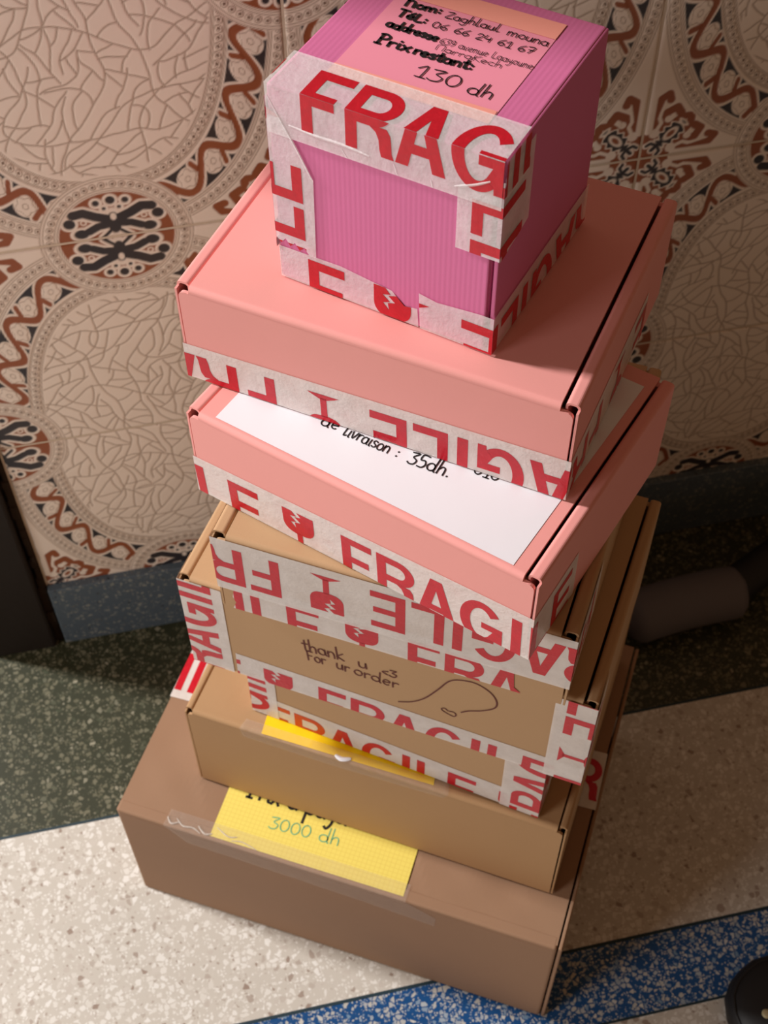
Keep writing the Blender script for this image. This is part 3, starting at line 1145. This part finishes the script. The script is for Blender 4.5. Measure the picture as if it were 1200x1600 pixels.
# ---- B5
b5 = mailer('B5', 'mailer_box', 'wide tan mailer box with thank-you handwriting on its front', M['kraft'], 0.008, 0.0008, 0.0018)
b5.tape([('F', 101.1, -29.6, -1.37, None, -66, 205), ('R', 101.1 - 303.4, -34.5, 0, None, 190, 240)], lvl=1, label='white tape printed FRAGILE along the lower front edge')
b5.tape([('F', 33.2, -31.7, 90, None, 20, 141), ('LM', 33.2, -31.7, 90, None, 20, 141)], lvl=2, label='printed tape round the left corner')
b5.tape([('F', 276.2, 248.0, -90, None, 138, 260), ('R', 276.2 - 303.4, 248.0, -90, None, 138, 260)], lvl=3, label='printed tape round the right corner')
polys = []
for tx, a, c_, sz, hw in [('thank', (92.5, 65.0), (125, 67.5), 15.5, .62), ('u', (134.5, 66), (142.5, 66.5), 14, .6), ('<3', (152, 66.5), (164.5, 66.5), 11, .6),
                          ('For', (95.5, 53.0), (110.5, 54.0), 14, .6), ('ur', (117.5, 54), (128.5, 54), 14, .6), ('order', (131.0, 53.5), (165.5, 53.0), 14, .6)]:
    polys += write(tx, a, c_, sz, hw)
out = [(165.4, 34.8), (175.7, 41.1), (185.1, 52.0), (194.1, 68.9), (201.6, 84.5), (209.2, 90.9), (220.7, 93.3), (231.3, 87.5), (236.4, 78.2), (235.7, 68.9), (227.7, 60.1), (217.4, 53.3), (212.2, 48.0)]
polys += ribbon(smooth_line(out), .6)
heart = [(202.5, 44.0), (200.0, 46.4), (197.6, 44.4), (199.6, 41.6), (206.6, 38.8), (208.6, 42.2), (206.6, 44.8), (203.4, 44.2)]
polys += ribbon(smooth_line(heart), .5)
b5.decal('handwriting', [('F', q) for q in polys], M['brown_ink'], b5.e, 0.0004, 'brown marker handwriting and doodle')

# ---- B4
b4 = mailer('B4', 'mailer_box', 'tan mailer box with two rows of printed tape, directly under the lower pink mailer', M['kraft'], 0.009, 0.0012, 0.0014)
b4.tape([('F', 134.7, -23.4, 0.2, [(8, -1), (11, 8), (9, 14), (12, 30), (60, 60), (207, 40), (207, 20), (208, 5), (214, -1)], -160, 90)], lvl=1, label='lower strip of white tape printed FRAGILE')
b4.tape(b4.wrap(46.5, 79.5, 180, -260, 110), lvl=2, label='upper strip of white tape printed upside down')

# ---- B3
b3 = mailer('B3', 'mailer_box', 'salmon pink mailer box with a white paper label on its lid', M['pink'], 0.0085, 0.0006, 0.0016)
b3.tape(b3.wrap(113.6, -18.1, 2.03, -190, 188), lvl=1, label='white tape printed FRAGILE along the lower edge')
pn = note(b3, 'paper_note', [(19.9, 4.2), (226.2, 3.8), (229.4, 164.4), (21.5, 166)], 'paper', label='white paper label')
scrawl(b3, pn, 'T', [('de', (76.5, 33.0), (88.5, 34.2), 10, .45), ('livraison', (92.5, 33.4), (124, 35.0), 10.5, .45), (':', (127, 35.0), (131.5, 35.2), 10, .5),
                     ('35dh.', (136.5, 35.5), (164, 38.0), 12, .5), ('010', (173.5, 49.0), (190, 51.0), 9, .45)], 'ink')

# ---- B2
b2 = mailer('B2', 'mailer_box', 'large plain salmon pink mailer box that carries the bright pink cube box', M['pink'], 0.0085, 0.0008, 0.0019)
b2.tape(b2.wrap(60.6, 30.1, 181.3, -330, 240), lvl=1, label='white tape printed upside down along the lower edge')

# ---- B1: bright pink cube box
b1 = B('B1', 'cube_box')
tag(b1.e, 'bright pink cube-shaped box wrapped in red printed tape on top of the stack', 'box')
w, d, h = b1.w, b1.d, b1.h
bm = bmesh.new()
slab(bm, 0.0, w - 0.0042, 0.0024, d, 0.0, h - 0.0026, 0.0012, 2)
b1.part('body', bm, M['magenta_side'])
bm = bmesh.new()
slab(bm, w - 0.0026, w, 0.001, d, 0.0, h - 0.0006, 0.0008, 2)
b1.part('side_panel', bm, M['magenta_side'])
bm = bmesh.new()
slab(bm, 0.0, w - 0.0048, 0.0, 0.0026, 0.0, h - 0.0006, 0.0009, 2)
b1.part('front_panel', bm, M['magenta'])
bm = bmesh.new()
slab(bm, 0.0, w - 0.0012, 0.0, d, h - 0.003, h, 0.0012, 3)
b1.part('lid', bm, M['magenta'])
hm = h / MM
nt = note(b1, 'paper_note', [(22.5, 21.0), (113.6, 22.0), (113.4, 116.5), (22.0, 115.0)], 'pink_note', label='pink note paper')
b1.decal('paper_band', [('T', [(22.4, 22), (113.6, 22.2), (113.0, 33.0), (22.4, 30.6)])], M['peach'], nt, 0.0005, 'peach band')
b1.decal('paper_band', [('T', [(22.1, 100.0), (113.4, 101.5), (113.4, 116.4), (22.1, 114.9)])], M['peach'], nt, 0.0005, 'peach band')
scrawl(b1, nt, 'T', [('Nom:', (29.5, 92.0), (51.0, 94.0), 7.2, .85), ('TéL:', (30.0, 82.0), (48.0, 82.0), 7.4, .85),
                     ('addresse', (29.5, 70.8), (60.0, 71.0), 7.4, .8), ('Prix', (32.0, 55.4), (51.5, 56.0), 9.0, .8), ('restant:', (53.5, 55.8), (87.5, 57.0), 8.0, .85)], 'ink', 2.4, 'bold black writing')
scrawl(b1, nt, 'T', [('Zaghlaul', (53.4, 92.2), (84.5, 93.4), 7.0, .32), ('mouna', (88.8, 93.2), (112.2, 93.8), 7.4, .32),
                     ('06 66 24 61 67', (51.0, 81.2), (108.4, 84.0), 6.8, .32), ('639 avenue Laayoune', (61.2, 70.4), (113.4, 72.2), 6.4, .22),
                     ('MarraKech', (61.8, 64.4), (99.5, 65.6), 5.6, .22), ('130', (62.0, 39.4), (88.0, 40.0), 12.5, .4), ('dh', (92.0, 39.4), (106.5, 39.4), 11, .4)], 'ink', 2.4, 'thin pen writing')
# tapes: lower left strip, lower right strip, left corner, right corner, top front edge
b1.tape([('F', -139.5, -28.2, 0, [(-1, -1), (-1, 23), (40, 24), (62, 21), (72, 20), (80, 12), (88, 13.5), (89, -1)], 90, 232), ('LM', -139.5, -28.2, 0, None, 100, 140)], lvl=1, mat='tape_thin', label='printed tape along the lower front edge')
b1.tape([('F', 297.0, 27.0, 180, [(90, -1), (89, 26), (100, 24), (135, 28), (135, -1)], 150, 215), ('R', 297.0 - 133.5, 27.0, 180, None, 20, 170)], lvl=2, mat='tape_thin', label='printed tape round the lower right corner')
b1.tape([('F', 26.5, -98, 90, [(-1, 30), (2, 26.5), (5, 30.5), (8, 26.0), (11, 29.5), (14, 25.0), (17, 28.6), (20, 24), (24.5, 24), (25.5, 78.5), (7.0, 113), (-1, 116)], 90, 230),
         ('LM', 26.5, -98, 90, None, 120, 220)], lvl=3, mat='tape_thin', label='printed tape round the left corner')
b1.tape([('F', 109.6, 235.0, -90, [(108, 107.5), (140, 121), (140, 68), (108, 68)], 112, 168), ('R', 109.6 - 133.5, 235.0, -90, [(-1, 121), (60, 128), (60, 77), (-1, 66)], 108, 168)], lvl=3, mat='tape_thin', label='printed tape round the right corner')
eh = hm
b1.tape([('T', 20.7, -28.4, 0, None, -21, 113), ('F', 20.7, eh - 28.4, 0, None, -21, 113),
         ('R', 20.7 - 133.5, eh - 28.4, 0, [(-1, 140), (14, 140), (26, 131), (27, 108), (-1, 108)], 110, 145)], lvl=4, mat='tape_thin', label='wide white tape printed FRAGILE over the top front edge')
# raised folds in the tape


def ridge(b, face, line_, rad, lift, mat, name='tape_crease'):
    bm = bmesh.new()
    pts = smooth_line(line_, 4)
    prev = None
    for i, (a, c_) in enumerate(pts):
        q0, q1 = pts[max(i - 1, 0)], pts[min(i + 1, len(pts) - 1)]
        dx, dy = q1[0] - q0[0], q1[1] - q0[1]
        l = math.hypot(dx, dy)
        nx, ny = -dy / l, dx / l
        tp_ = math.sin(math.pi * min(max((i + .4) / (len(pts)), .08), .92)) ** .5
        ring = [bm.verts.new(b.pt(face, a + nx * rad * tp_ * cx_, c_ + ny * rad * tp_ * cx_, lift + rad * MM * tp_ * sx_)) for cx_, sx_ in ((-1.6, -.2), (-.7, .45), (0, .65), (.7, .45), (1.6, -.2))]
        if prev:
            for k_ in range(4):
                bm.faces.new((prev[k_], prev[k_ + 1], ring[k_ + 1], ring[k_]))
        prev = ring
    return bm_obj(name, bm, mat, b.e, True)


for line_, rad in (([(13, 109.5), (28, 108.4), (45, 108.6), (60, 107.2)], .7), ([(108, 107), (118, 111.5), (127, 117)], .6), ([(1.0, 124), (7.5, 112), (17, 95), (25, 79)], .5), ([(44, 106), (47, 101.5)], .35), ([(74, 108), (76, 102)], .35), ([(95, 106), (96, 101.5)], .35)):
    ridge(b1, 'F', line_, rad, 0.0017, M['tape_thin'])
M['gloss'] = mat_clear('crumpled_clear_tape', 0.75)
for line_, rad in (([(47, 8), (52, 3), (58, 6)], .9), ([(55, 9), (63, 4), (72, 5), (80, 2)], .8), ([(76, 8), (84, 3), (90, 5)], 1.0), ([(92, 12), (104, 7), (112, 9)], .6), ([(108, 4), (118, 6), (132, 3)], .5)):
    ridge(b8, 'T', line_, rad * .6, 0.0010, M['gloss'])
ridge(b7, 'T', [(132, 2.5), (138, .8), (145, 3.5)], 1.3, 0.0010, M['paper'], 'tape_tear')

# ------------------------------------------------------------------ other things on the floor
# dark grey rounded foot behind the stack
ft = bpy.data.objects.new('furniture_foot', None)
COL.objects.link(ft)
ft.location = (0.09, -0.125, 0)
tag(ft, 'dark grey rounded furniture foot lying on the green floor beside the stack', 'furniture foot')


def tube(path, radii, seg=20, flat=1.0):
    bm = bmesh.new()
    rings = []
    n = len(path)
    for i, (p, r_) in enumerate(zip(path, radii)):
        a = Vector(path[max(i - 1, 0)])
        c_ = Vector(path[min(i + 1, n - 1)])
        tdir = (c_ - a).normalized()
        side = tdir.cross(Vector((0, 0, 1))).normalized()
        up = side.cross(tdir)
        rings.append([bm.verts.new(Vector(p) + side * r_ * math.cos(2 * math.pi * k_ / seg) + up * r_ * flat * math.sin(2 * math.pi * k_ / seg)) for k_ in range(seg)])
    for i in range(n - 1):
        for k_ in range(seg):
            bm.faces.new((rings[i][k_], rings[i][(k_ + 1) % seg], rings[i + 1][(k_ + 1) % seg], rings[i + 1][k_]))
    bm.faces.new(rings[0])
    bm.faces.new(rings[-1])
    return bm


R0 = 0.030
path, rad = [], []
for i in range(25):
    f = i / 24
    path.append((-0.075 + 0.145 * f, -0.008 + 0.004 * math.sin(f * 3.1) + 0.010 * f, R0))
    rad.append(R0 * min(1, math.sqrt(max(0.0005, 1 - (1 - min(1, min(f, 1 - f) / .12)) ** 2))))
bm_obj('foot', tube(path, rad), M['grey'], ft, True)
path = [(0.05 + 0.012 * i, 0.006 + 0.004 * i, R0 + 0.0035 * i) for i in range(14)]
bm_obj('strut', tube(path, [0.021] * 14), M['black'], ft, True)

# black rounded rubber thing with pale studs in the near right corner
bk = bpy.data.objects.new('rubber_clog', None)
COL.objects.link(bk)
bk.location = (0.057, -0.617, 0)
bk.rotation_euler = (0, 0, math.radians(28))
tag(bk, 'black rounded rubber clog with pale round studs on the near floor', 'clog')
bm = bmesh.new()
levels = [(0.0, .93), (.004, .985), (.010, 1.0), (.020, 1.0), (.026, .975), (.030, .93), (.0335, .84), (.0360, .70), (.0375, .50), (.0382, .25)]
outl = []
for i in range(48):
    a = 2 * math.pi * i / 48
    ca, sa = math.cos(a), math.sin(a)
    rr = 1.0 / ((abs(ca) / .056) ** 2.7 + (abs(sa) / .115) ** 2.7) ** (1 / 2.7)
    outl.append((rr * ca, rr * sa))
prev = None
for z_, s_ in levels:
    ring = [bm.verts.new((a * s_, c_ * s_, z_)) for a, c_ in outl]
    if prev:
        for i in range(48):
            bm.faces.new((prev[i], prev[(i + 1) % 48], ring[(i + 1) % 48], ring[i]))
    else:
        bm.faces.new(ring)
    prev = ring
bm.faces.new(prev)
bm_obj('shell', bm, M['black'], bk, True)
bm = bmesh.new()
for i in range(48):
    pass
pathr = [(a * .95, c_ * .95, .0288) for a, c_ in outl]
pathr.append(pathr[0])
bm.free()
bm_obj('rim', tube(pathr, [0.0016] * len(pathr), 8), M['black'], bk, True)
for sx_, sy_ in ((-.020, .072), (.016, .082), (-.033, .045), (.0, .052), (.03, .052), (-.018, .02), (.018, .02)):
    bm = bmesh.new()
    s2 = max(abs(sx_) / .056, abs(sy_) / .115)
    zz = np.interp(s2, [.25, .5, .7, .84, .93], [.0382, .0375, .036, .0335, .030])
    bmesh.ops.create_uvsphere(bm, u_segments=14, v_segments=7, radius=0.0044)
    for v_ in bm.verts:
        v_.co = Vector((v_.co.x + sx_, v_.co.y + sy_, v_.co.z * .35 + float(zz) + .0002))
    bm_obj('stud', bm, M['stud'], bk, True)
